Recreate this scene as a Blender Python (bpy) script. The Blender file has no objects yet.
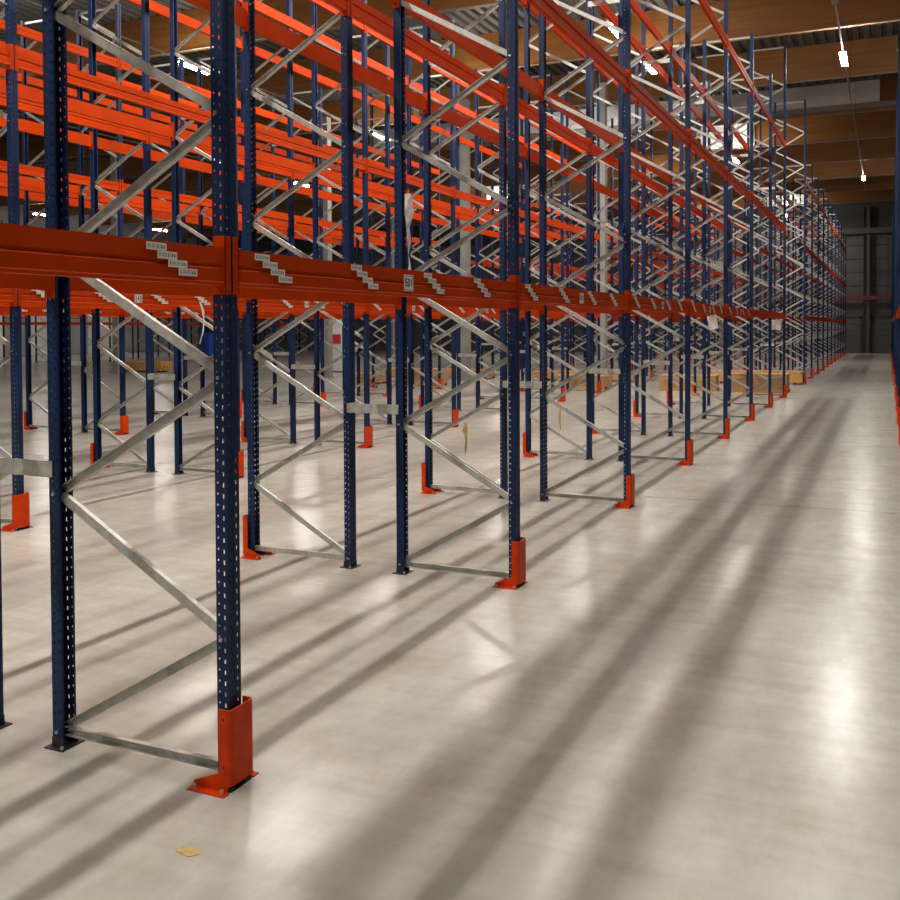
import bpy, math, random
from mathutils import Matrix, Vector
random.seed(7)
C = bpy.context.scene.collection
sc = bpy.context.scene

# ---------------------------------------------------------------- camera
YAW, TILT, ROLL = math.radians(24.444), math.radians(1.344), math.radians(0.291)
CAM_H = 2.08
fw = Vector((-math.sin(YAW), math.cos(YAW), 0)); rt = Vector((math.cos(YAW), math.sin(YAW), 0)); up = Vector((0, 0, 1))
f2 = fw*math.cos(TILT) - up*math.sin(TILT); u2 = up*math.cos(TILT) + fw*math.sin(TILT)
r3 = rt*math.cos(ROLL) - u2*math.sin(ROLL); u3 = rt*math.sin(ROLL) + u2*math.cos(ROLL)
cd = bpy.data.cameras.new('camera'); cam = bpy.data.objects.new('camera', cd); C.objects.link(cam)
m = Matrix.Identity(4)
for i in range(3):
    m[i][0], m[i][1], m[i][2] = r3[i], u3[i], -f2[i]
m[2][3] = CAM_H
cam.matrix_world = m
cd.sensor_width = 36; cd.lens = 965.05/900*36
cd.shift_x = 0.00093; cd.shift_y = -0.11097
cd.clip_start = 0.05; cd.clip_end = 400
sc.camera = cam

# ---------------------------------------------------------------- world, exposure, lamp power
w = bpy.data.worlds.new('world'); sc.world = w; w.use_nodes = True
w.node_tree.nodes['Background'].inputs[0].default_value = (0.9, 0.8, 0.7, 1)
w.node_tree.nodes['Background'].inputs[1].default_value = 0.0
sc.view_settings.view_transform = 'Standard'; sc.view_settings.look = 'None'
sc.view_settings.exposure = 0.0; sc.view_settings.gamma = 1; sc.view_settings.use_curve_mapping = False
sc.cycles.use_denoising = True
LAMP_STRENGTH = 320.0
AISLE_LAMP_STRENGTH = 480.0
FILL_LAMP_STRENGTH = 160.0  # added lamps over the near main aisle, lifting its floor shadows
LAMP_COLOR = (1.0, 0.95, 0.88, 1)
LAMP_Z = 10.1
LAMPS = [(-1.25, y) for y in (-11, -6, -1, 4, 9, 14, 19, 31.6, 57.4)] + \
        [(-6.77, y) for y in (-10, -6, -2, 2, 6, 10, 14, 18, 22, 26, 30, 48.6, 74.2)] + \
        [(-12.3, y) for y in (6.0, 18.0, 30.0, 42.0, 55.0, 74.0)] + \
        [(-19.5, y) for y in (12.0, 24.0, 36.0, 58.0)] + \
        [(-24.3, 61.2), (-30.0, 22.0), (-30.0, 46.0), (-54.0, 38.0), (-54.0, 50.0), (-54.0, 62.0)]  # near main-aisle lamps are unseen fill; farthest side ones added to lighten the wall

def cam_xy(x, y, z):
    v = Vector((x, y, z-CAM_H)); d = v.dot(f2)
    if d < 0.05: return None
    return 449.17 + 965.05*v.dot(r3)/d, 350.13 - 965.05*v.dot(u3)/d, d

# ---------------------------------------------------------------- materials
def mat(name, col, rough=0.5, metal=0.0, noise=0.0, nscale=8.0, emit=None, spec=0.5, stretch=None, bump=0.0, rvar=0.0):
    m = bpy.data.materials.new(name); m.use_nodes = True
    nt = m.node_tree; b = nt.nodes['Principled BSDF']
    b.inputs['Base Color'].default_value = (*col, 1); b.inputs['Roughness'].default_value = rough
    b.inputs['Metallic'].default_value = metal; b.inputs['Specular IOR Level'].default_value = spec
    if emit:
        b.inputs['Emission Color'].default_value = (*emit[0], 1); b.inputs['Emission Strength'].default_value = emit[1]
    if noise or bump or rvar:
        g = nt.nodes.new('ShaderNodeNewGeometry'); mp = nt.nodes.new('ShaderNodeMapping')
        n = nt.nodes.new('ShaderNodeTexNoise'); n.inputs['Scale'].default_value = nscale; n.inputs['Detail'].default_value = 5
        if stretch: mp.inputs['Scale'].default_value = stretch
        nt.links.new(g.outputs['Position'], mp.inputs[0]); nt.links.new(mp.outputs[0], n.inputs[0])
        if noise:
            mr = nt.nodes.new('ShaderNodeMapRange'); mr.inputs['From Min'].default_value = .3; mr.inputs['From Max'].default_value = .7
            mr.inputs['To Min'].default_value = 1-noise; mr.inputs['To Max'].default_value = 1+noise
            vm = nt.nodes.new('ShaderNodeVectorMath'); vm.operation = 'SCALE'; vm.inputs[0].default_value = col
            nt.links.new(n.outputs['Fac'], mr.inputs[0]); nt.links.new(mr.outputs[0], vm.inputs['Scale'])
            nt.links.new(vm.outputs[0], b.inputs['Base Color'])
        if rvar:
            mr2 = nt.nodes.new('ShaderNodeMapRange'); mr2.inputs['To Min'].default_value = rough-rvar; mr2.inputs['To Max'].default_value = rough+rvar
            nt.links.new(n.outputs['Fac'], mr2.inputs[0]); nt.links.new(mr2.outputs[0], b.inputs['Roughness'])
        if bump:
            bp = nt.nodes.new('ShaderNodeBump'); bp.inputs['Strength'].default_value = bump; bp.inputs['Distance'].default_value = .01
            nt.links.new(n.outputs['Fac'], bp.inputs['Height']); nt.links.new(bp.outputs[0], b.inputs['Normal'])
    return m

M = {}
M['blue'] = mat('navy_paint', (0.0085, 0.024, 0.078), 0.45, noise=.12, nscale=3, spec=.22)
M['orange'] = mat('orange_paint', (0.52, 0.046, 0.0015), 0.55, noise=.08, nscale=2.5, spec=.05)
M['guard'] = mat('guard_paint', (0.62, 0.046, 0.0015), 0.45, noise=.14, nscale=14, spec=.15)
M['galv'] = mat('galvanised_steel', (0.50, 0.49, 0.45), 0.42, metal=0.35, noise=.18, nscale=25, rvar=.1)
M['dark'] = mat('dark_steel', (0.030, 0.028, 0.035), 0.45, metal=.3)
M['bolt'] = mat('bolt_steel', (0.6, 0.58, 0.54), 0.35, metal=.8)
M['sticker'] = mat('sticker_paper', (0.88, 0.86, 0.80), 0.6, noise=.05, nscale=60)
M['ink'] = mat('black_ink', (0.02, 0.02, 0.02), 0.6)
M['inkgrey'] = mat('faded_ink', (0.17, 0.16, 0.14), 0.6)
M['paper'] = mat('white_paper', (0.8, 0.78, 0.74), 0.7)
M['deck'] = mat('roof_deck', (0.085, 0.083, 0.075), 0.5, metal=.3, noise=.15, nscale=.8)
M['conduit'] = mat('pale_conduit', (0.20, 0.18, 0.14), 0.6)
M['panelgrey'] = mat('grey_panel', (0.62, 0.60, 0.58), 0.55, noise=.22, nscale=.7, stretch=(1, 1, 1.6))
M['panelwhite'] = mat('white_panel', (0.85, 0.84, 0.80), 0.6)
M['wallpanel'] = mat('wall_panel', (0.075, 0.070, 0.070), 0.7, noise=.14, nscale=.8)
M['sidepanel'] = mat('side_wall_panel', (0.34, 0.33, 0.32), 0.7, noise=.1, nscale=.8)
M['walldark'] = mat('dark_wall', (0.04, 0.037, 0.037), 0.7)
M['wallsteel'] = mat('wall_column', (0.085, 0.065, 0.060), 0.6)
M['redsteel'] = mat('red_steel', (0.12, 0.030, 0.024), 0.6)
M['concrete'] = mat('column_concrete', (0.26, 0.25, 0.22), 0.8, noise=.1, nscale=3)
M['timber'] = mat('timber', (0.60, 0.31, 0.10), 0.7, noise=.25, nscale=3, stretch=(.6, 6, 14))
M['carton'] = mat('carton', (0.42, 0.25, 0.12), 0.8, noise=.2, nscale=4)
M['film'] = mat('plastic_film', (0.62, 0.55, 0.50), 0.25, noise=.2, nscale=30)
M['tape'] = mat('kraft_tape', (0.52, 0.36, 0.13), 0.5, noise=.2, nscale=40)
M['red'] = mat('red_sign', (0.62, 0.03, 0.06), 0.5)
M['bluebin'] = mat('blue_plastic', (0.02, 0.06, 0.45), 0.4)
M['white'] = mat('white_paint', (0.72, 0.71, 0.68), 0.5, noise=.05)
M['lamp_shell'] = mat('lamp_shell', (0.6, 0.6, 0.6), 0.35, metal=.5)
M['lens'] = mat('lamp_lens', (1, 1, 1), 0.5, emit=(LAMP_COLOR[:3], LAMP_STRENGTH))
M['lens_aisle'] = mat('bright_lamp_lens', (1, 1, 1), 0.5, emit=(LAMP_COLOR[:3], AISLE_LAMP_STRENGTH))
M['lens_fill'] = mat('fill_lamp_lens', (1, 1, 1), 0.5, emit=(LAMP_COLOR[:3], FILL_LAMP_STRENGTH))  # emission of the added fill lamps, out of view
for k_ in ('lens', 'lens_aisle', 'lens_fill'): M[k_].cycles.emission_sampling = 'FRONT'
M['joint'] = mat('joint_fill', (0.13, 0.115, 0.10), 0.8)

def wood_mat():
    m = bpy.data.materials.new('glulam'); m.use_nodes = True; nt = m.node_tree; b = nt.nodes['Principled BSDF']
    g = nt.nodes.new('ShaderNodeNewGeometry'); mp = nt.nodes.new('ShaderNodeMapping'); mp.inputs['Scale'].default_value = (.35, 1, 9)
    n = nt.nodes.new('ShaderNodeTexNoise'); n.inputs['Scale'].default_value = 1.2; n.inputs['Detail'].default_value = 6
    mp2 = nt.nodes.new('ShaderNodeMapping'); mp2.inputs['Scale'].default_value = (.12, .001, 25)
    v = nt.nodes.new('ShaderNodeTexNoise'); v.inputs['Scale'].default_value = 1.0; v.inputs['Detail'].default_value = 1
    r = nt.nodes.new('ShaderNodeValToRGB'); e = r.color_ramp.elements
    e[0].position = .32; e[0].color = (.150, .055, .008, 1); e[1].position = .70; e[1].color = (.27, .105, .017, 1)
    mx = nt.nodes.new('ShaderNodeMix'); mx.data_type = 'FLOAT'; mx.inputs[0].default_value = .45
    nt.links.new(g.outputs['Position'], mp.inputs[0]); nt.links.new(mp.outputs[0], n.inputs[0])
    nt.links.new(g.outputs['Position'], mp2.inputs[0]); nt.links.new(mp2.outputs[0], v.inputs[0])
    nt.links.new(n.outputs['Fac'], mx.inputs[2]); nt.links.new(v.outputs['Fac'], mx.inputs[3])
    nt.links.new(mx.outputs[0], r.inputs[0]); nt.links.new(r.outputs[0], b.inputs['Base Color'])
    b.inputs['Roughness'].default_value = .55
    return m
M['glulam'] = wood_mat()

def floor_mat():
    m = bpy.data.materials.new('polished_concrete'); m.use_nodes = True; nt = m.node_tree; b = nt.nodes['Principled BSDF']
    L = nt.links.new
    g = nt.nodes.new('ShaderNodeNewGeometry')
    def noise(scale, st=(1, 1, 1), det=6, rough=.55, dist=0.0):
        mp = nt.nodes.new('ShaderNodeMapping'); mp.inputs['Scale'].default_value = st
        n = nt.nodes.new('ShaderNodeTexNoise'); n.inputs['Scale'].default_value = scale; n.inputs['Detail'].default_value = det
        n.inputs['Roughness'].default_value = rough; n.inputs['Distortion'].default_value = dist
        L(g.outputs['Position'], mp.inputs[0]); L(mp.outputs[0], n.inputs[0]); return n.outputs['Fac']
    def ramp(src, p0, c0, p1, c1):
        r = nt.nodes.new('ShaderNodeValToRGB'); e = r.color_ramp.elements
        e[0].position = p0; e[0].color = (*c0, 1); e[1].position = p1; e[1].color = (*c1, 1); L(src, r.inputs[0]); return r.outputs[0]
    def mul(a, bb, fac=1.0):
        x = nt.nodes.new('ShaderNodeMix'); x.data_type = 'RGBA'; x.blend_type = 'MULTIPLY'; x.inputs[0].default_value = fac
        L(a, x.inputs[6]); L(bb, x.inputs[7]); return x.outputs[2]
    base = ramp(noise(.5, det=4, rough=.5), .2, (.475, .462, .412), .8, (.55, .54, .485))
    fine = ramp(noise(7, (1, .45, 1), det=8, rough=.7), .25, (.84, .83, .81), .75, (1.07, 1.07, 1.07))
    streak = ramp(noise(2.2, (1.6, .22, 1), det=6), .25, (.88, .87, .85), .75, (1.03, 1.03, 1.03))
    cross = ramp(noise(3.5, (.2, 2.4, 1), det=5), .25, (.88, .87, .86), .75, (1.02, 1.02, 1.02))
    stain = ramp(noise(1.6, det=6, rough=.6, dist=.4), .52, (1, 1, 1), .80, (.87, .79, .68))
    speck = ramp(noise(22, det=3), .73, (1, 1, 1), .80, (.72, .64, .54))
    c = mul(mul(mul(mul(mul(base, fine), streak), cross), stain), speck, .6)
    L(c, b.inputs['Base Color'])
    mr = nt.nodes.new('ShaderNodeMapRange'); mr.inputs['From Min'].default_value = .3; mr.inputs['From Max'].default_value = .7
    mr.inputs['To Min'].default_value = .205; mr.inputs['To Max'].default_value = .262
    L(noise(2.0, (.5, 1.2, 1), det=4, rough=.5), mr.inputs[0]); L(mr.outputs[0], b.inputs['Roughness'])
    bp = nt.nodes.new('ShaderNodeBump'); bp.inputs['Strength'].default_value = .1; bp.inputs['Distance'].default_value = .004
    L(noise(4.5, det=3), bp.inputs['Height']); L(bp.outputs[0], b.inputs['Normal'])
    b.inputs['Specular IOR Level'].default_value = .36
    return m
M['floor'] = floor_mat()

# ---------------------------------------------------------------- mesh helpers
class MB:
    def __init__(s): s.v = []; s.f = []; s.mi = []; s.cur = 0
    def quadbox(s, c8):
        o = len(s.v); s.v += c8
        for q in ((0,3,2,1),(4,5,6,7),(0,1,5,4),(1,2,6,5),(2,3,7,6),(3,0,4,7)):
            s.f.append(tuple(o+i for i in q)); s.mi.append(s.cur)
    def box(s, x0, x1, y0, y1, z0, z1):
        s.quadbox([(x0,y0,z0),(x1,y0,z0),(x1,y1,z0),(x0,y1,z0),(x0,y0,z1),(x1,y0,z1),(x1,y1,z1),(x0,y1,z1)]); return s
    def prism(s, pts, a0, a1, axis='z'):
        # pts: counter-clockwise outline; extruded along an axis
        n = len(pts); o = len(s.v)
        for a in (a0, a1):
            for p, q in pts:
                s.v.append({'z': (p, q, a), 'y': (p, a, q), 'x': (a, p, q)}[axis])
        rev = axis == 'y'
        def add(fc):
            s.f.append(tuple(reversed(fc)) if rev else tuple(fc)); s.mi.append(s.cur)
        add([o+i for i in reversed(range(n))]); add([o+n+i for i in range(n)])
        for i in range(n):
            j = (i+1) % n; add([o+i, o+j, o+n+j, o+n+i])
        return s
    def sweep2(s, pts, t, a0, a1, axis='z'):
        # open 2-D polyline given a thickness t (mitred), extruded
        P = [Vector(p) for p in pts]; n = len(P); L = []; R = []
        for i in range(n):
            d = []
            if i > 0: d.append((P[i]-P[i-1]).normalized())
            if i < n-1: d.append((P[i+1]-P[i]).normalized())
            nn = [Vector((-e.y, e.x)) for e in d]
            mm = sum(nn, Vector((0, 0)))
            mm = mm.normalized(); k = t/2/max(.35, mm.dot(nn[0]))
            L.append(P[i]+mm*k); R.append(P[i]-mm*k)
        for i in range(n-1):
            q = [R[i], R[i+1], L[i+1], L[i]]
            s.prism([(a.x, a.y) for a in q], a0, a1, axis)
        return s
    def chan(s, p0, p1, wdt, dep, t, side):
        # C channel between two points in the XZ plane; web at y = side*dep/2, lips toward the other side
        p0 = Vector(p0); p1 = Vector(p1); d = (p1-p0).normalized(); up_ = Vector((0, 1, 0)); nrm = d.cross(up_).normalized()
        def b(n0, n1, y0, y1):
            c = []
            for e, q in ((p0, 0), (p1, 1)):
                for (nn, yy) in ((n0, y0), (n1, y0), (n1, y1), (n0, y1)):
                    c.append(tuple(e + nrm*nn + up_*yy))
            s.quadbox(c)
        w2 = wdt/2
        ya, yb = (side*dep/2, side*(dep/2-t)); ya, yb = min(ya, yb), max(ya, yb)
        b(-w2, w2, ya, yb)
        yc, ye = min(-side*dep/2, side*dep/2), max(-side*dep/2, side*dep/2)
        b(-w2, -w2+t, yc, ye); b(w2-t, w2, yc, ye)
        return s
    def cyl(s, p0, p1, r, n=10, r2=None):
        p0 = Vector(p0); p1 = Vector(p1); d = (p1-p0).normalized(); r2 = r if r2 is None else r2
        a = d.orthogonal().normalized(); b = d.cross(a)
        o = len(s.v)
        for e, rr in ((p0, r), (p1, r2)):
            for i in range(n):
                t = 2*math.pi*i/n; s.v.append(tuple(e + a*math.cos(t)*rr + b*math.sin(t)*rr))
        s.f.append(tuple(o+i for i in reversed(range(n)))); s.mi.append(s.cur)
        s.f.append(tuple(o+n+i for i in range(n))); s.mi.append(s.cur)
        for i in range(n):
            j = (i+1) % n; s.f.append((o+i, o+j, o+n+j, o+n+i)); s.mi.append(s.cur)
        return s
    def mesh(s, name, mats, smooth=False):
        me = bpy.data.meshes.new(name); me.from_pydata(s.v, [], s.f)
        for mm in (mats if isinstance(mats, (list, tuple)) else [mats]): me.materials.append(mm)
        if any(s.mi): me.polygons.foreach_set('material_index', s.mi)
        if smooth: me.polygons.foreach_set('use_smooth', [True]*len(s.f))
        me.update(); return me

def link(name, me, parent=None, loc=None, rotz=None):
    o = bpy.data.objects.new(name, me); C.objects.link(o)
    if parent: o.parent = parent
    if loc: o.location = loc
    if rotz is not None: o.rotation_euler = (0, 0, rotz)
    return o
def tag(o, label=None, cat=None, group=None, kind=None):
    if label: o['label'] = label
    if cat: o['category'] = cat
    if group: o['group'] = group
    if kind: o['kind'] = kind
    return o
def thing(name, label, cat, loc, rotz=0, group=None):
    o = link(name, None, None, loc, rotz); o.empty_display_size = .2
    return tag(o, label, cat, group)

# ---------------------------------------------------------------- measurements of the place (metres)
PITCH, Y0 = 3.70, 3.56
def YK(k): return Y0 + PITCH*k
SPREAD = 1.015                        # between post centres
PX, PY = 0.065, 0.090                 # post section
H_FRAME, H_TALL = 8.45, 10.15
LEVELS = [2.273, 4.79, 7.19]
LEVELS_IN = [2.362, 4.79, 7.19]         # the rows behind carry the lowest beam one slot higher          # underside of beams
YW = 78.0; XL = -62.0; XR = 9.0; YF = -14.0; DECK = 12.15; GB = 10.9
# row: (name phrase, aisle-side X, inner X, sign of the aisle side, first k)
ROWS = {
 'A': ('aisle-side row', -2.730, +1, -1),
 'B': ('second row', -5.270, -1, -1),
 'C': ('third row', -8.240, +1, 0),
 'D': ('fourth row', -10.780, -1, 1),
 'E': ('fifth row', -13.750, +1, 2),
 'F': ('sixth row', -16.290, -1, 2),
 'Z': ('row across the aisle', 0.25, -1, 3),
}
FAR = {'Y': ('far side row', -46.0, +1, 9), 'X': ('hindmost side row', -48.5, -1, 9)}
KMAX = 19
ORD = ['zeroth', 'first', 'second', 'third', 'fourth', 'fifth', 'sixth', 'seventh', 'eighth', 'ninth', 'tenth', 'eleventh', 'twelfth',
       'thirteenth', 'fourteenth', 'fifteenth', 'sixteenth', 'seventeenth', 'eighteenth', 'nineteenth', 'twentieth', 'twenty-first']

# ================================================================ SETTING
# floor: slabs with recessed joints
fl = link('floor', MB().box(XL-.3, XR+.3, YF-.3, YW+.3, -.30, -.012).mesh('floor_base', M['joint'])); tag(fl, kind='structure')
xs = [XL, -42.0, -22.5, XR]
ys = [YF, -.3, 11.7, 23.4, 29.3, 35.2, 47.0, 58.8, 70.6, YW]
slab_cache = {}
for i in range(len(xs)-1):
    for j in range(len(ys)-1):
        key = (round(xs[i+1]-xs[i], 3), round(ys[j+1]-ys[j], 3))
        if key not in slab_cache:
            a, b = key; g = .008
            slab_cache[key] = MB().box(g, a-g, g, b-g, -.012, 0).mesh('slab', M['floor'])
        link('slab', slab_cache[key], fl, (xs[i], ys[j], 0))

# ceiling: ribbed deck, glulam beams, conduits
cb = MB(); px = XL
pit = .36
while px < XR:
    cb.box(px, px+pit*.5, YF, YW, DECK, DECK+.03)
    cb.quadbox([(px+pit*.5, YF, DECK), (px+pit*.5+.005, YF, DECK), (px+pit*.6+.005, YF, DECK+.11), (px+pit*.6, YF, DECK+.11),
                (px+pit*.5, YW, DECK), (px+pit*.5+.005, YW, DECK), (px+pit*.6+.005, YW, DECK+.11), (px+pit*.6, YW, DECK+.11)])
    cb.box(px+pit*.6, px+pit*.92, YF, YW, DECK+.11, DECK+.14)
    cb.quadbox([(px+pit*.92, YF, DECK+.11), (px+pit*.92+.005, YF, DECK+.11), (px+pit+.005, YF, DECK), (px+pit, YF, DECK),
                (px+pit*.92, YW, DECK+.11), (px+pit*.92+.005, YW, DECK+.11), (px+pit+.005, YW, DECK), (px+pit, YW, DECK)])
    px += pit
cb.box(XL-.3, XR+.3, YF-.3, YW+.3, DECK+.15, DECK+.35)
ceil = link('ceiling', cb.mesh('ribbed_deck', M['deck'])); tag(ceil, kind='structure')
BEAMY = [31.0 + 6.3*n for n in range(-7, 8)]
gb = MB().box(XL, XR, -.11, .11, GB, DECK).mesh('roof_beam', M['glulam'])
gc = MB().cyl((XL, -.15, GB-.02), (XR, -.15, GB-.02), .022, 8).mesh('conduit', M['conduit'])
for y in BEAMY:
    o = link('roof_beam', gb, ceil, (0, y, 0))
    link('conduit', gc, o)

# walls
wb = MB()
wb.box(XL-.3, XR+.3, YW, YW+.3, -.012, DECK+.2)
wall = link('wall_back', wb.mesh('wall_back', M['walldark'])); tag(wall, kind='structure')
pw = 6.2; pm = MB().box(.02, pw-.02, -.06, 0, 0.02, .98).mesh('panel', M['wallpanel'])
x = XL
while x < XR-1:
    for r in range(9):
        link('panel', pm, wall, (x, YW, r*1.0 + .0))
    x += pw
cm = MB()
cm.box(-.22, -.20, -.36, -.06, 0, 10.8); cm.box(.20, .22, -.36, -.06, 0, 10.8); cm.box(-.2, .2, -.22, -.20, 0, 10.8)
cmesh = cm.mesh('steel_column', M['wallsteel'])
for x in (-1.45, -7.6, -13.8, -20.0, 4.7):
    link('steel_column', cmesh, wall, (x, YW, 0))
link('rail', MB().box(XL, XR, YW-.46, YW-.36, 3.95, 4.25).mesh('rail', M['redsteel']), wall)
link('ledge', MB().box(XL, XR, YW-.5, YW-.06, 8.85, 9.25).mesh('ledge', M['wallsteel']), wall)
# dock doors: sections with recessed joints
def dock_door(n, x0, x1):
    fr = MB(); fr.box(x0-.15, x0, YW-.14, YW-.06, 0, 2.75); fr.box(x1, x1+.15, YW-.14, YW-.06, 0, 2.75); fr.box(x0-.15, x1+.15, YW-.14, YW-.06, 2.6, 2.8)
    d = link('door_%d' % n, fr.mesh('door_frame', M['walldark'])); tag(d, kind='structure')
    s = MB().box(x0+.01, x1-.01, YW-.12, YW-.07, .01, .42).mesh('door_section', M['wallpanel'])
    for r in range(6): link('door_section', s, d, (0, 0, r*.43+.01))
dock_door(1, -4.4, -1.9); dock_door(2, -1.0, 1.6)
for i, (nm, args) in enumerate((('wall_left', (XL-.3, XL, YF, YW, -.012, DECK+.2)), ('wall_right', (XR, XR+.3, YF, YW, -.012, DECK+.2)), ('wall_front', (XL-.3, XR+.3, YF-.3, YF, -.012, DECK+.2)))):
    o = link(nm, MB().box(*args).mesh(nm, M['wallpanel'] if nm != 'wall_left' else M['walldark'])); tag(o, kind='structure')
wl = bpy.data.objects['wall_left']
pl = MB().box(0, .06, .03, 5.97, .03, 2.97).mesh('panel', M['sidepanel'])
for j in range(15):
    for r in range(4): link('panel', pl, wl, (XL, YF+j*6.0+.5, r*3.0))
# white service doors, side wall
for n, y in enumerate((44.0, 50.0, 56.0, 62.0)):
    d = link('door_%d' % (n+3), MB().box(XL+.06, XL+.12, y, y+3.4, 0, 3.2).mesh('side_door', M['white'])); tag(d, kind='structure')
    for r in range(6): link('panel', MB().box(XL+.12, XL+.15, y+.1, y+3.3, .08+r*.52, .56+r*.52).mesh('panel', M['white']), d)

# concrete columns standing in the cross aisle
def column(x, y, wd=.32, m='concrete'):
    b = MB().box(-wd/2, wd/2, -wd/2, wd/2, 0, GB-.0); b.box(-wd/2-.06, wd/2+.06, -wd/2-.06, wd/2+.06, 0, .05)
    o = link('column', b.mesh('column', M[m]), None, (x, y, 0)); tag(o, kind='structure')
for x, y in ((-9.5, 34.4), (-15.02, 34.6), (-21.5, 34.9), (-27, 34.9), (-9.5, 62.5), (-15.02, 62.5), (-33, 62.5), (-33, 34.9)):
    column(x, y)

# ================================================================ RACK PARTS
def post_mesh(h, holes, m='blue'):
    b = MB(); t = .0028; hx, hy = PX/2, PY/2
    if not holes:
        b.sweep2([(-hx, hy-.013), (-hx, hy-t/2), (hx-t/2, hy-t/2), (hx-t/2, .016), (hx-.012, .010), (hx-.012, -.010), (hx-t/2, -.016), (hx-t/2, -hy+t/2), (-hx, -hy+t/2), (-hx, -hy+.013)], t, .006, h)
        return b.mesh('upright', M[m])
    for s in (-1, 1):                                     # side faces: dots near the open edge, slots near the front
        y0, y1 = (s*hy, s*(hy-t)); y0, y1 = min(y0, y1), max(y0, y1)
        b.box(-hx, -.024, y0, y1, .006, h); b.box(-.014, .009, y0, y1, .006, h); b.box(.018, hx, y0, y1, .006, h)
        z = zz = .006
        for i in range(int(h/.05)):
            b.box(-.024, -.014, y0, y1, z, .05*i+.031); z = .05*i+.041
            b.box(.009, .018, y0, y1, zz, .05*i+.016); zz = .05*i+.035
        b.box(-.024, -.014, y0, y1, z, h); b.box(.009, .018, y0, y1, zz, h)
        b.box(-hx, -hx+t, min(s*hy, s*(hy-.012)), max(s*hy, s*(hy-.012)), .006, h)
        # front face slot column
        c0, c1 = sorted((s*.019, s*.027))
        z = .006
        for i in range(int(h/.05)):
            b.box(hx-t, hx, c0, c1, z, .05*i+.022); z = .05*i+.041
        b.box(hx-t, hx, c0, c1, z, h)
        e0, e1 = sorted((s*.027, s*hy)); b.box(hx-t, hx, e0, e1, .006, h)
    b.box(hx-t, hx, -.019, .019, .006, h)
    b.box(hx, hx+.002, -.004, .004, .006, h)
    return b.mesh('upright', M[m])
def brace_nodes(h):
    z = [.08 + .593*i for i in range(30) if .08+.593*i < h-.03]
    return z
def braces(h):
    z = brace_nodes(h); xa, xb = -SPREAD/2+.012, SPREAD/2-.012
    L = [('horizontal_brace', (xa, 0, z[0]-.005), (xb, 0, z[0]-.005), 1)]
    for i in range(len(z)-1):
        p = (xa if i % 2 == 0 else xb, 0, z[i]+.014); q = (xb if i % 2 == 0 else xa, 0, z[i+1]-.014)
        L.append(('diagonal_brace', p, q, 1 if i % 2 == 0 else -1))
    if len(z) > 14: L.append(('horizontal_brace', (xa, 0, h-.06), (xb, 0, h-.06), 1))
    return L
def brace_mesh(L, near=True):
    out = []
    for nm, p, q, s in L:
        out.append((nm, MB().chan(p, q, .044, .028, .0025, s).mesh(nm, M['galv'])))
    return out
def foot_mesh(m='dark'):
    b = MB(); b.box(-.062, .062, -.075, .075, 0, .006); b.box(-.040, .034, -.049, -.046, .006, .055); b.box(-.040, .034, .046, .049, .006, .055)
    b.cur = 1; b.cyl((.03, -.062, .006), (.03, -.062, .022), .009, 6); b.cyl((-.045, .062, .006), (-.045, .062, .022), .009, 6)
    return b.mesh('foot_plate', [M[m], M['bolt']])
def bolt_mesh(h):
    b = MB()
    for i, z in enumerate(brace_nodes(h)):
        x = -SPREAD/2-.002 if i % 2 == 0 else SPREAD/2-.006
        b.cyl((x, -PY/2-.010, z), (x, -PY/2, z), .009, 6); b.cyl((x, PY/2, z), (x, PY/2+.010, z), .009, 6)
    return b.mesh('brace_bolts', M['bolt'])

POST = {(h, q): post_mesh(h, q) for h in (H_FRAME, H_TALL) for q in (False,)}
POST[(H_FRAME, True)] = post_mesh(H_FRAME, True)
BR = {h: brace_mesh(braces(h)) for h in (H_FRAME, H_TALL)}
BOLTS = bolt_mesh(H_FRAME)
FOOT = foot_mesh()
def frame_whole(h):
    b = MB()
    for s in (-1, 1):
        x = s*SPREAD/2; t = .004; hx, hy = PX/2, PY/2
        b.box(min(x+s*hx, x+s*(hx-t)), max(x+s*hx, x+s*(hx-t)), -hy, hy, 0.006, h)
        b.box(x-hx, x+hx, -hy, -hy+t, 0.006, h); b.box(x-hx, x+hx, hy-t, hy, 0.006, h)
        b.box(x-.06, x+.06, -.075, .075, 0, .006)
    b.cur = 1
    for nm, p, q, s in braces(h):
        p = Vector(p); q = Vector(q); d = (q-p).normalized(); n = d.cross(Vector((0, 1, 0)))*.022; y = Vector((0, .013, 0))
        b.quadbox([tuple(e) for e in (p-n-y, p+n-y, p+n+y, p-n+y, q-n-y, q+n-y, q+n+y, q-n+y)])
    return b.mesh('rack_frame', [M['blue'], M['galv']])
WHOLE = {h: frame_whole(h) for h in (H_FRAME, H_TALL)}

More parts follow.
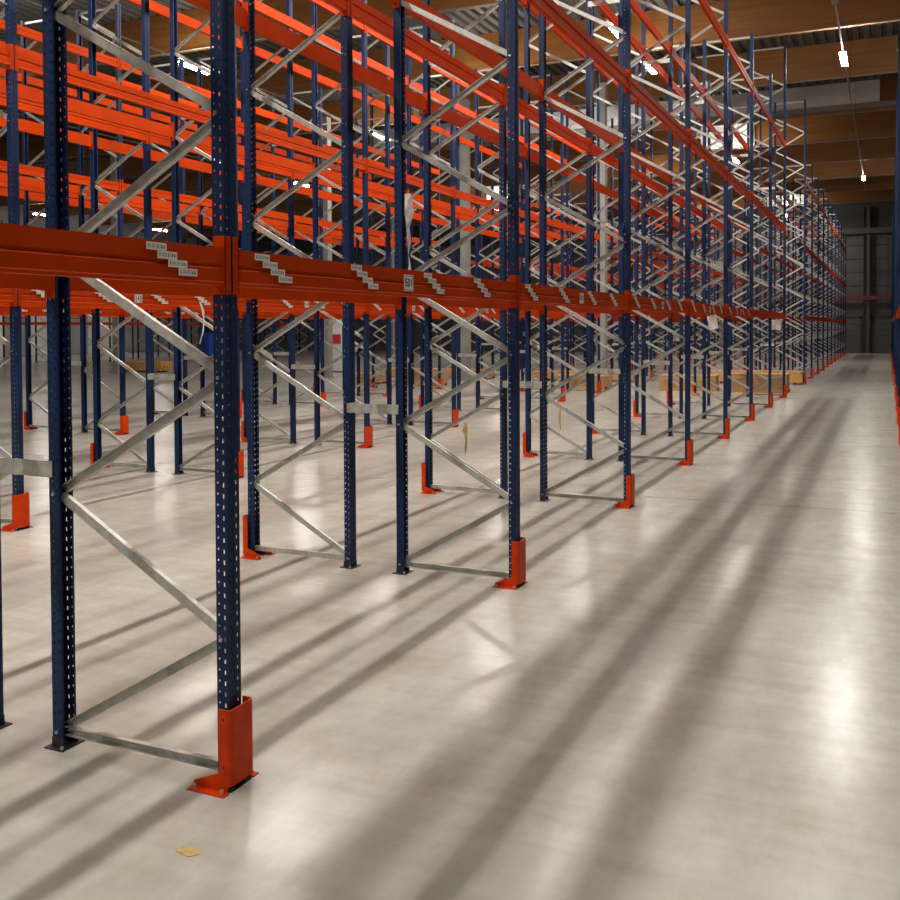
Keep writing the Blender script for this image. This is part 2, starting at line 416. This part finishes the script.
def build_frame(rowkey, phrase, xa, side, k, n, detail):
    """frame centre; local +x points at the aisle"""
    h = H_TALL if k in (7, 9) and rowkey not in FAR else H_FRAME
    xc = xa - side*SPREAD/2
    lab = 'navy rack frame with galvanised braces, %s from the camera in the %s' % (ORD[n], phrase)
    if h == H_TALL: lab = 'taller navy rack frame at the cross passage, %s in the %s' % (ORD[n], phrase)
    grp = 'rack frames of the %s' % phrase
    rz = 0 if side > 0 else math.pi
    if detail == 0:
        o = link('rack_frame', WHOLE[h], None, (xc, YK(k), 0), rz); tag(o, lab, 'rack frame', grp); return
    t = thing('rack_frame', lab, 'rack frame', (xc, YK(k), 0), rz, grp)
    pm = POST[(h, detail == 2 and h == H_FRAME)]
    link('upright', pm, t, (SPREAD/2, 0, 0)); link('upright', pm, t, (-SPREAD/2, 0, 0), math.pi)
    link('foot_plate', FOOT, t, (SPREAD/2, 0, 0)); link('foot_plate', FOOT, t, (-SPREAD/2, 0, 0), math.pi)
    for nm, me in BR[h]: link(nm, me, t)
    if detail == 2: tag(link('brace_bolts', BOLTS, t), kind='stuff')

for key, (phrase, xa, side, k0) in list(ROWS.items()) + list(FAR.items()):
    n = 0
    for k in range(k0, KMAX+1):
        if k == 8 and key not in FAR: continue
        seen = cam_xy(xa, YK(k), 1.0)
        s2_ = cam_xy(xa-side*SPREAD, YK(k), 1.0)
        vis = (seen and -25 < seen[0] < 925) or (s2_ and -25 < s2_[0] < 925)
        if vis: n += 1
        d = math.hypot(xa, YK(k))
        detail = 2 if d < 13.5 else (1 if d < 31 else 0)
        if key in FAR: detail = 0
        if not vis:
            o = 'just outside'
            build_frame(key, phrase, xa, side, k, 0, min(detail, 1))
        else: build_frame(key, phrase, xa, side, k, n, detail)
for o in bpy.data.objects:
    if o.get('label', '').find('zeroth from') >= 0: o['label'] = o['label'].replace('zeroth from the camera in the', 'starting the')

# ---------------------------------------------------------------- guards
def guard_mesh():
    b = MB(); w2, dp, t = .088, .060, .006
    xo = PX/2+.036
    # rounded U in plan, open toward the post
    pts = [(xo-dp, -w2), (xo-.018, -w2), (xo-.005, -w2+.007), (xo, -w2+.022), (xo, w2-.022), (xo-.005, w2-.007), (xo-.018, w2), (xo-dp, w2)]
    b.sweep2(pts, t, .030, .375)
    b.box(xo-dp, xo-.018, -w2-t/2, -w2+t/2, 0, .03); b.box(xo-dp, xo-.018, w2-t/2, w2+t/2, 0, .03)
    return b.mesh('shield', M['guard'])
def guard_foot(s):
    b = MB(); xo = PX/2+.036; w2, t = .088, .006; y = s*w2
    pts = [(xo-.20, 0), (xo-.03, 0), (xo-.03, .085), (xo-.062, .085), (xo-.20, .030)]
    b.prism(pts, y-t/2-.001, y+t/2+.001, 'y')
    y0, y1 = sorted((y, y+s*.045)); b.box(xo-.21, xo-.005, y0, y1, 0, .006)
    return b.mesh('foot', M['guard'])
def guard_bolts():
    b = MB(); xo = PX/2+.036
    for s in (-1, 1):
        for x in (xo-.18, xo-.03): b.cyl((x, s*.112, .006), (x, s*.112, .024), .010, 6)
    return b.mesh('anchor_bolts', M['bolt'])
def guard_holes():
    b = MB(); xo = PX/2+.036
    for z in (.115, .33): b.cyl((xo-.035, -.0925, z), (xo-.035, -.0905, z), .007, 8)
    return b.mesh('screw_heads', M['dark'])
GS, GF, GBo, GH = guard_mesh(), {s: guard_foot(s) for s in (-1, 1)}, guard_bolts(), guard_holes()
def guard_whole():
    b = MB(); xo = PX/2+.036; w2 = .088
    b.box(xo-.006, xo, -w2, w2, .02, .375); b.box(xo-.06, xo, -w2, -w2+.006, 0, .375); b.box(xo-.06, xo, w2-.006, w2, 0, .375)
    b.box(xo-.2, xo-.03, -w2-.02, -w2+.006, 0, .06); b.box(xo-.2, xo-.03, w2-.006, w2+.02, 0, .06)
    return b.mesh('post_guard', M['guard'])
GW = guard_whole()
for key, (phrase, xa, side, k0) in list(ROWS.items()):
    n = 0
    for k in range(k0, KMAX+1):
        if k == 8: continue
        seen = cam_xy(xa, YK(k), .2)
        if not (seen and -15 < seen[0] < 915): continue
        n += 1
        lab = 'orange steel guard at the foot of the %s upright along the %s' % (ORD[n], phrase)
        grp = 'post guards of the %s' % phrase; rz = 0 if side > 0 else math.pi
        d = math.hypot(xa, YK(k))
        if d > 30:
            tag(link('post_guard', GW, None, (xa, YK(k), 0), rz), lab, 'post guard', grp); continue
        t = thing('post_guard', lab, 'post guard', (xa, YK(k), 0), rz, grp)
        link('shield', GS, t); link('foot', GF[1], t); link('foot', GF[-1], t)
        if d < 16: link('anchor_bolts', GBo, t); link('screw_heads', GH, t)

# ---------------------------------------------------------------- beams
BL = PITCH - PY - .012
fx = PX/2 + .003
def beam_profile():
    o = fx-.048
    return [(o, 0), (o+.048, 0), (o+.048, .012), (o+.044, .018), (o+.044, .072), (o+.037, .080), (o+.037, .090), (o+.044, .098), (o+.044, .165), (o+.014, .165), (o+.014, .140), (o, .140)]
def beam_body():
    return MB().prism(beam_profile(), -BL/2, BL/2, 'y').mesh('box_section', M['orange'])
def connector(s):
    b = MB(); y = s*(PITCH/2-PY/2)
    b.box(fx-.062, fx+.004, min(y, y-s*.005), max(y, y-s*.005), -.040, .222)
    y0, y1 = sorted((y-s*.005, y+s*.036)); b.box(fx, fx+.004, y0, y1, -.040, .222)
    for z in (-.023, .027, .077, .127, .177):
        yy = y+s*.021
        b.box(fx+.004, fx+.0065, yy-.006, yy+.006, z, z+.022)
    return b.mesh('end_connector', M['orange'])
BB, BC = beam_body(), {s: connector(s) for s in (-1, 1)}
def beam_whole_into(b, x, y, z, side):
    o = fx-.046
    xs_ = sorted((x+side*o, x+side*(o+.046)))
    b.box(xs_[0], xs_[1], y-BL/2, y+BL/2, z, z+.165)
    for s in (-1, 1):
        yy = y+s*(PITCH/2-PY/2); y0, y1 = sorted((yy-s*.005, yy+s*.036)); x0, x1 = sorted((x+side*(fx-.06), x+side*(fx+.004)))
        b.box(*sorted((x+side*fx, x+side*(fx+.004))), y0, y1, z-.04, z+.222)
bw = MB(); beam_whole_into(bw, 0, 0, 0, 1); BW = bw.mesh('rack_beam', M['orange'])

# stickers
LW, LH = .118, .031
lm = MB(); lm.box(fx+.0005, fx+.0015, -LW/2, LW/2, -LH/2, LH/2)
lm.cur = 1
for i in range(9):
    yy = -LW/2+.010+i*.0085; lm.box(fx+.0015, fx+.0018, yy, yy+(.0022 if i % 3 else .0042), -LH/2+.007, LH/2-.006)
lm.box(fx+.0015, fx+.0018, .026, .034, -.008, .006); lm.box(fx+.0015, fx+.0018, .040, .048, -.008, .006)
STICK = lm.mesh('barcode_sticker', [M['sticker'], M['inkgrey']])
def text_mesh(txt, size, m):
    cu = bpy.data.curves.new('txt', 'FONT'); cu.body = txt; cu.size = size; cu.align_x = 'CENTER'; cu.align_y = 'CENTER'; cu.extrude = .0004; cu.offset = size*.012
    o = bpy.data.objects.new('txt', cu); C.objects.link(o); dg = bpy.context.evaluated_depsgraph_get()
    me = bpy.data.meshes.new_from_object(o.evaluated_get(dg)); bpy.data.objects.remove(o); me.materials.clear(); me.materials.append(m)
    me.transform(Matrix.Rotation(math.pi/2, 4, 'Z') @ Matrix.Rotation(math.pi/2, 4, 'X')); return me
def sign_plate(w_, h_):
    b = MB(); b.box(fx-.001, fx+.0020, -w_/2, w_/2, -h_/2, h_/2)
    return b.mesh('sign_plate', M['sticker'])
def sign_border(w_, h_):
    b = MB(); t = .004
    b.box(fx+.002, fx+.0024, -w_/2, w_/2, -h_/2, -h_/2+t); b.box(fx+.002, fx+.0024, -w_/2, w_/2, h_/2-t, h_/2)
    b.box(fx+.002, fx+.0024, -w_/2, -w_/2+t, -h_/2, h_/2); b.box(fx+.002, fx+.0024, w_/2-t, w_/2, -h_/2, h_/2)
    return b.mesh('black_border', M['ink'])
SP, SB = sign_plate(.125, .10), sign_border(.113, .088)
TX = {'E01': text_mesh('E01', .068, M['ink']), '[4]': text_mesh('[4]', .085, M['ink'])}
for me in TX.values(): me.transform(Matrix.Translation((fx+.0026, 0, 0)))

LEVN = ['lowest', 'middle', 'top']
cands = []
for key, (phrase, xa, side, k0) in list(ROWS.items()) + list(FAR.items()):
    for k in range(k0, KMAX):
        if key not in FAR and (k in (7, 8)): continue
        for face in (1, -1):                                   # 1 = aisle side, -1 = inner side
            xx = xa if face > 0 else xa - side*SPREAD
            for li, z in enumerate(LEVELS if key == 'A' else LEVELS[:1] if key == 'Z' else LEVELS_IN):
                a = cam_xy(xx, YK(k)+.2, z); b_ = cam_xy(xx, YK(k+1)-.2, z); mid = cam_xy(xx, YK(k)+PITCH/2, z)
                inview = False; size = 0
                for q in (a, b_, mid):
                    if q and -30 < q[0] < 930 and -40 < q[1] < 940: inview = True
                dd = math.sqrt(xx*xx + (YK(k)+PITCH/2)**2 + (z-2)**2)
                cands.append((0 if inview else 1, dd, key, phrase, xx, side*face, face, k, li, z))
cands.sort(key=lambda c: (c[0], c[1]))
first = {}
for c in cands:
    if c[0] == 0: first.setdefault((c[2]), []).append(c[7])
rest = MB(); cnt = 0
for inv, dd, key, phrase, xx, outs, face, k, li, z in cands:
    near_off = inv and YK(k) < 45 and key not in FAR
    if (inv == 0 and cnt < 300):
        cnt += 1
        nb = k - min(first[key]) + 1
        if k > 8: nb -= 2
        lab = 'orange beam, %s level, %s of the %s, %s bay from the camera' % (LEVN[li], 'aisle face' if face > 0 else 'inner face', phrase, ORD[nb])
        grp = 'orange beams of the %s' % phrase; rz = 0 if outs > 0 else math.pi
        loc = (xx, YK(k)+PITCH/2, z)
        if dd > 24:
            tag(link('rack_beam', BW, None, loc, rz), lab, 'rack beam', grp); continue
        t = thing('rack_beam', lab, 'rack beam', loc, rz, grp)
        link('box_section', BB, t); link('end_connector', BC[1], t); link('end_connector', BC[-1], t)
        if li == 0 and key in ('A', 'C', 'E') and face > 0:
            fr = (.09, .33, .578, .80) if k >= 0 else (.33, .578, .894)
            for f_ in fr:
                for s_ in range(4):
                    link('barcode_sticker', STICK, t, (-.0 if s_ in (0, 3) else -.0, (f_-.5)*PITCH + (s_-1.5)*.064, .142 - s_*.032))
            if k >= 0:
                pl_ = link('sign_plate', SP, t, (0, (.478-.5)*PITCH, .083))
                link('black_border', SB, pl_)
                link('lettering', TX['E01' if key == 'A' else '[4]'], pl_)
    else:
        beam_whole_into(rest, xx, YK(k)+PITCH/2, z, outs)
o = link('rack_beam', rest.mesh('distant_beams', M['orange'])); tag(o, 'orange beams of the distant bays beyond those close to the camera', 'rack beams', None, 'stuff')

# ---------------------------------------------------------------- spacers between back-to-back rows
def spacer(gap):
    b = MB(); g = gap/2 + .028
    b.box(-g, g, -.053, -.050, -.040, .040); b.box(-g, g, -.053, -.030-.012, .037, .040) ; b.box(-g, g, -.053, -.042, -.040, -.037)
    return b.mesh('web', M['galv'])
def spacer_plate(s, gap):
    b = MB(); x = s*(gap/2-.0015); b.box(x-.0015, x+.0015, -.05, .045, -.045, .045); b.cur = 1
    b.cyl((x-s*.002, 0, 0), (x-s*.012, 0, 0), .011, 6)
    return b.mesh('end_plate', [M['galv'], M['bolt']])
pairs = [('A', 'B', 'the aisle-side and second rows'), ('C', 'D', 'the third and fourth rows'), ('E', 'F', 'the fifth and sixth rows')]
for a, b_, ph in pairs:
    xa = ROWS[a][1]-SPREAD; xb = ROWS[b_][1]+SPREAD; gap = xa-xb-PX; xc = (xa+xb)/2
    sw, s1, s2 = spacer(gap), spacer_plate(1, gap), spacer_plate(-1, gap)
    for zi, z in enumerate((1.39, 7.07)):
        n = 0
        for k in range(max(ROWS[a][3], ROWS[b_][3]), 16):
            if k == 8: continue
            q = cam_xy(xc, YK(k), z)
            if not q or not (-30 < q[0] < 930 and -30 < q[1] < 900): continue
            n += 1
            t = thing('row_spacer', 'galvanised row spacer joining %s, %s one %s' % (ph, ORD[n], 'at chest height' if zi == 0 else 'high up'), 'row spacer', (xc, YK(k), z), 0, 'row spacers')
            link('web', sw, t); link('end_plate', s1, t); link('end_plate', s2, t)

# ================================================================ LAMPS
LL = 1.5
sh = MB(); sh.prism([(-.060, .03), (.060, .03), (.050, .065), (.035, .085), (-.035, .085), (-.050, .065)], -LL/2, LL/2, 'y')
SHELL = sh.mesh('housing', M['lamp_shell'])
LENS = MB().box(-.085, .085, -LL/2+.01, LL/2-.01, -.015, .029).mesh('lens', M['lens'])
LENS2 = MB().box(-.085, .085, -LL/2+.01, LL/2-.01, -.015, .029).mesh('lens', M['lens_aisle'])
LENS3 = MB().box(-.085, .085, -LL/2+.01, LL/2-.01, -.015, .029).mesh('lens', M['lens_fill'])
HANG = MB().box(-.02, .02, -.04, .04, .085, .115).mesh('bracket', M['dark'])
names = {-1.25: 'main aisle with added near lamps', -6.77: 'second aisle', -12.3: 'third aisle', -19.5: 'bay beside the sixth row', -24.3: 'far white board', -30.0: 'open floor', -54.0: 'far side bay with added lamps'}
cntl = {}
for x, y in sorted(LAMPS, key=lambda p: (p[0], p[1])):
    cntl[x] = cntl.get(x, 0)+1
    t = thing('high_bay_lamp', 'lit linear warehouse lamp hanging over the %s, %s along it' % (names[x], ORD[cntl[x]]), 'lamp', (x, y, LAMP_Z), 0, 'warehouse lamps')
    link('housing', SHELL, t); link('lens', LENS3 if (x == -1.25 and y < 20) else LENS2 if x == -1.25 or (x in (-6.77, -24.3) and y > 40) else LENS, t); link('bracket', HANG, t)  # near main-aisle run is added fill light, hung out of view
for x in (-1.25, -6.77, -12.3, -19.5, -24.3, -30.0, -54.0):
    b = MB(); b.box(-.025, .025, YF+.3, YW-.6, LAMP_Z+.115, LAMP_Z+.155)
    t = thing('lighting_trunk', 'pale lamp trunking running under the roof above the %s' % names[x], 'trunking', (x, 0, 0), 0, 'lamp trunking')
    link('rail', b.mesh('rail', M['conduit']), t)
    wr = MB()
    for y in BEAMY:
        if YF < y < YW: wr.cyl((0, y-.3, LAMP_Z+.155), (0, y-.3, DECK), .005, 5)
    link('suspension_wires', wr.mesh('suspension_wires', M['dark']), t)
    if x == -1.25:
        jb = MB(); jb.box(-.09, .09, 26.2, 26.6, LAMP_Z+.155, LAMP_Z+.32); jb.cyl((-.06, 26.4, LAMP_Z+.5), (-.12, 26.2, DECK), .03, 8); jb.cyl((.05, 26.4, LAMP_Z+.5), (.09, 26.5, DECK), .03, 8)
        link('junction_box', jb.mesh('junction_box', M['conduit']), t)

# roof panels fixed across the beams
yb = 43.6
b = MB(); b.box(-24.0, -.35, -.20, -.12, 11.22, DECK-.02)
t = thing('smoke_curtain', 'long grey sheet panel fixed across the roof beam over the aisle', 'roof panel', (0, yb, 0))
link('sheet', b.mesh('sheet', M['panelgrey']), t)
b = MB(); b.box(-24.0, 3.5, -.24, -.12, 11.02, 11.22); link('bottom_rail', b.mesh('bottom_rail', M['conduit']), t)
for i, (yy, x0, x1, z0, z1) in enumerate(((49.9, -8.6, -6.05, GB+.05, DECK-.05), (75.1, -8.3, -5.5, GB+.05, DECK-.05), (62.5, -25.4, -23.2, GB+.05, DECK-.05))):
    b = MB(); b.box(x0, x1, -.20, -.12, z0, z1)
    t = link('roof_panel', b.mesh('roof_panel', M['panelwhite']), None, (0, yy, 0))
    tag(t, ['brightly lit white board on the roof beam over the second aisle, closer one', 'smaller looking white board on the last roof beam over the second aisle', 'white board on a far roof beam beyond the sixth row'][i], 'roof panel', 'white roof boards')
    fr = MB(); fr.box(x0-.04, x0, -.21, -.12, z0, z1); fr.box(x1, x1+.04, -.21, -.12, z0, z1); link('board_frame', fr.mesh('board_frame', M['conduit']), t)

# ================================================================ SMALL THINGS
def timber_stack(label, x0, x1, y, rows, cols, bh=.10, bw_=.17, matn='timber', seed=1):
    rnd = random.Random(seed); L = x1-x0
    t = thing('timber_stack', label, 'timber', ((x0+x1)/2, y, 0), 0, 'stacked timber in the cross passage')
    bx = MB()
    for xx in (-L*.4, 0, L*.4): bx.box(xx-.05, xx+.05, -cols*bw_/2, cols*bw_/2, 0, .08)
    link('bearers', bx.mesh('bearers', M['carton']), t)
    me = MB().box(-L/2, L/2, -bw_/2+.006, bw_/2-.006, 0, bh-.008).mesh('board', M[matn])
    for r in range(rows):
        for c in range(cols):
            o = link('board', me, t, (rnd.uniform(-.04, .04), (c-(cols-1)/2)*bw_, .08+r*bh))
timber_stack('long stack of pale orange boards lying past the taller frames by the aisle', -5.9, -2.75, 36.75-.55, 4, 4, .10, .17, seed=2)
timber_stack('low timber stack across the passage behind the third row', -12.6, -8.6, 36.0, 3, 4, seed=4)
timber_stack('distant brown timber stack on the open floor', -34.6, -31.6, 36.6, 4, 5, .11, seed=5)
timber_stack('timber stack in the passage beyond the fifth row', -19.4, -14.6, 36.3, 3, 4, seed=6)
def carton(label, x, y, w_, d_, h_, rz=0.0):
    t = thing('cardboard_pack', label, 'carton', (x, y, 0), rz, 'cardboard packs in the cross passage')
    p = MB()
    for yy in (-d_/2+.06, 0, d_/2-.06): p.box(-w_/2, w_/2, yy-.05, yy+.05, 0, .09)
    p.box(-w_/2, w_/2, -d_/2, d_/2, .09, .11)
    link('pallet', p.mesh('pallet', M['timber']), t)
    b = MB(); b.box(-w_/2+.02, w_/2-.02, -d_/2+.02, d_/2-.02, .11, h_); link('box', b.mesh('box', M['carton']), t)
    f = MB(); f.box(-w_/2+.02, w_/2-.02, -.03, .03, h_, h_+.003); f.box(-w_/2+.019, w_/2-.019, -d_/2+.017, -d_/2+.020, h_-.12, h_-.08)
    link('tape', f.mesh('tape', M['tape']), t)
    return t
carton('brown wrapped pack in the passage behind the taller aisle frame', -3.75, 31.7, 1.9, 1.0, .58)
carton('brown wrapped pack beside the one at the taller frame', -5.85, 31.7, 1.8, 1.0, .50, .05)
carton('cardboard pack standing in the passage behind the third row', -9.3, 31.6, 1.6, 1.0, .45, -.06)
carton('cardboard pack in the passage behind the fifth row', -15.2, 31.0, 1.7, 1.0, .62, .1)
carton('cardboard pack in the passage past the sixth row', -17.6, 31.4, 1.2, 1.0, .40, -.1)

# papers hung under the lowest beams
def sheet(label, x, y, z, w_, h_, tilt):
    b = MB(); b.box(-.001, .001, -w_/2, w_/2, -h_, 0); b.box(-.003, .003, -.02, .02, -.01, .03)
    o = link('paper_sheet', b.mesh('paper_sheet', M['paper']), None, (x, y, z)); o.rotation_euler = (tilt, 0, 1.25)
    tag(o, label, 'paper', 'papers hung under the beams')
sheet('tilted white paper hanging under the beam in the fourth bay', -2.735, YK(3)+2.15, 2.262, .17, .24, -.22)
sheet('straight white paper hanging under the lowest beam beside the seventh frame', -2.735, YK(6)+1.6, 2.245, .27, .27, 0)

def ribbon(name, label, cat, pts, wd, m, thick=.002):
    b = MB(); P = [Vector(p) for p in pts]
    for i in range(len(P)-1):
        a, c = P[i], P[i+1]; w0 = wd*(1+.5*math.sin(i*2.1))/2; w1 = wd*(1+.5*math.sin((i+1)*2.1))/2
        tw = Vector((math.cos(i*.5), math.sin(i*.5), 0)); tw2 = Vector((math.cos((i+1)*.5), math.sin((i+1)*.5), 0))
        n0 = Vector((-tw.y, tw.x, 0))*thick/2; n1 = Vector((-tw2.y, tw2.x, 0))*thick/2
        b.quadbox([tuple(v) for v in (a-tw*w0-n0, a+tw*w0-n0, a+tw*w0+n0, a-tw*w0+n0, c-tw2*w1-n1, c+tw2*w1-n1, c+tw2*w1+n1, c-tw2*w1+n1)])
    o = link(name, b.mesh(name, m)); tag(o, label, cat); return o
rx, ry = -2.73-SPREAD, YK(1)
ribbon('plastic_film', 'ragged strip of pale plastic film hanging beside the second inner upright', 'plastic film',
       [(rx+.085, ry-.03, 3.20), (rx+.10, ry-.03, 3.05), (rx+.085, ry-.03, 2.92), (rx+.10, ry-.03, 2.80), (rx+.09, ry-.03, 2.70), (rx+.10, ry-.03, 2.60), (rx+.09, ry-.03, 2.47)], .055, M['film'])
ribbon('packing_strap', 'thin white strap dangling from the third row beam', 'strap',
       [(-8.16, YK(1)+2.85, 2.44), (-8.15, YK(1)+2.90, 2.32), (-8.16, YK(1)+2.93, 2.18), (-8.15, YK(1)+2.90, 2.05), (-8.16, YK(1)+2.84, 1.88)], .022, M['paper'])
q = (-4.75, YK(2), .95)
ribbon('kraft_tape', 'yellowish tape strip hanging from a low brace of the second row', 'tape',
       [(-4.75, YK(2)-.03, .90), (-4.76, YK(2)-.03, .80), (-4.74, YK(2)-.035, .70), (-4.75, YK(2)-.03, .58), (-4.755, YK(2)-.03, .48)], .05, M['tape'])
ribbon('kraft_tape', 'narrow tape strip hanging from a brace of the second row, third frame', 'tape',
       [(-4.72, YK(3)-.03, .80), (-4.73, YK(3)-.03, .62), (-4.72, YK(3)-.03, .45)], .03, M['tape'])

t = thing('cabinet', 'tall white cabinet with a red sign beyond the sixth row', 'cabinet', (-23.64, 39.4, 0))
link('body', MB().box(-.425, .425, -.38, .42, .05, 3.1).mesh('body', M['white']), t)
for sx in (-1, 1):
    a_, b_2 = sorted((sx*.008, sx*.415)); link('door', MB().box(a_, b_2, -.41, -.38, .08, 3.07).mesh('door', M['white']), t)
link('plinth', MB().box(-.40, .40, -.34, .38, 0, .05).mesh('plinth', M['dark']), t)
# red sign on the white cabinet, bollard, blue bin
t = thing('fire_sign', 'red and white sign mounted on the tall white cabinet', 'sign', (-23.64, 39.4-.412, 1.35))
link('red_board', MB().box(-.36, .36, -.03, 0, .0, .42).mesh('red_board', M['red']), t)
link('white_board', MB().box(-.36, .36, -.03, 0, .44, .80).mesh('white_board', M['paper']), t)
t = thing('bollard', 'slim white bollard standing between the fifth and sixth rows', 'bollard', (-15.0, 24.0, 0))
b = MB(); b.cyl((0, 0, .01), (0, 0, 1.05), .055, 14); b.cyl((0, 0, 1.05), (0, 0, 1.09), .055, 14, .02); link('tube', b.mesh('tube', M['white']), t)
link('base', MB().box(-.11, .11, -.11, .11, 0, .012).mesh('base', M['dark']), t)
t = thing('plastic_bin', 'bright blue plastic bin far off beyond the sixth row', 'bin', (-41.6, 52.3, 0))
b = MB()
b.quadbox([(-.36, -.34, .12), (.36, -.34, .12), (.36, .34, .12), (-.36, .34, .12), (-.42, -.4, 1.7), (.42, -.4, 1.7), (.42, .4, 1.7), (-.42, .4, 1.7)]); link('body', b.mesh('body', M['bluebin']), t)
b = MB(); b.box(-.45, .45, -.43, .43, 1.7, 1.78); link('lid', b.mesh('lid', M['bluebin']), t)
for sx in (-1, 1):
    link('wheel', MB().cyl((sx*.30, -.3, .1), (sx*.40, -.3, .1), .1, 12).mesh('wheel', M['dark']), t)
    link('wheel', MB().cyl((sx*.30, .3, .1), (sx*.40, .3, .1), .1, 12).mesh('wheel', M['dark']), t)
# fallen leaf-like scrap on the floor by the first guard
tag(link('paper_scrap', MB().prism([(-.05, -.02), (.02, -.035), (.055, .0), (.01, .03), (-.04, .02)], 0, .003).mesh('paper_scrap', M['tape']), None, (-2.52, 3.02, 0)), 'small yellowish paper scrap lying before the first guard', 'scrap')
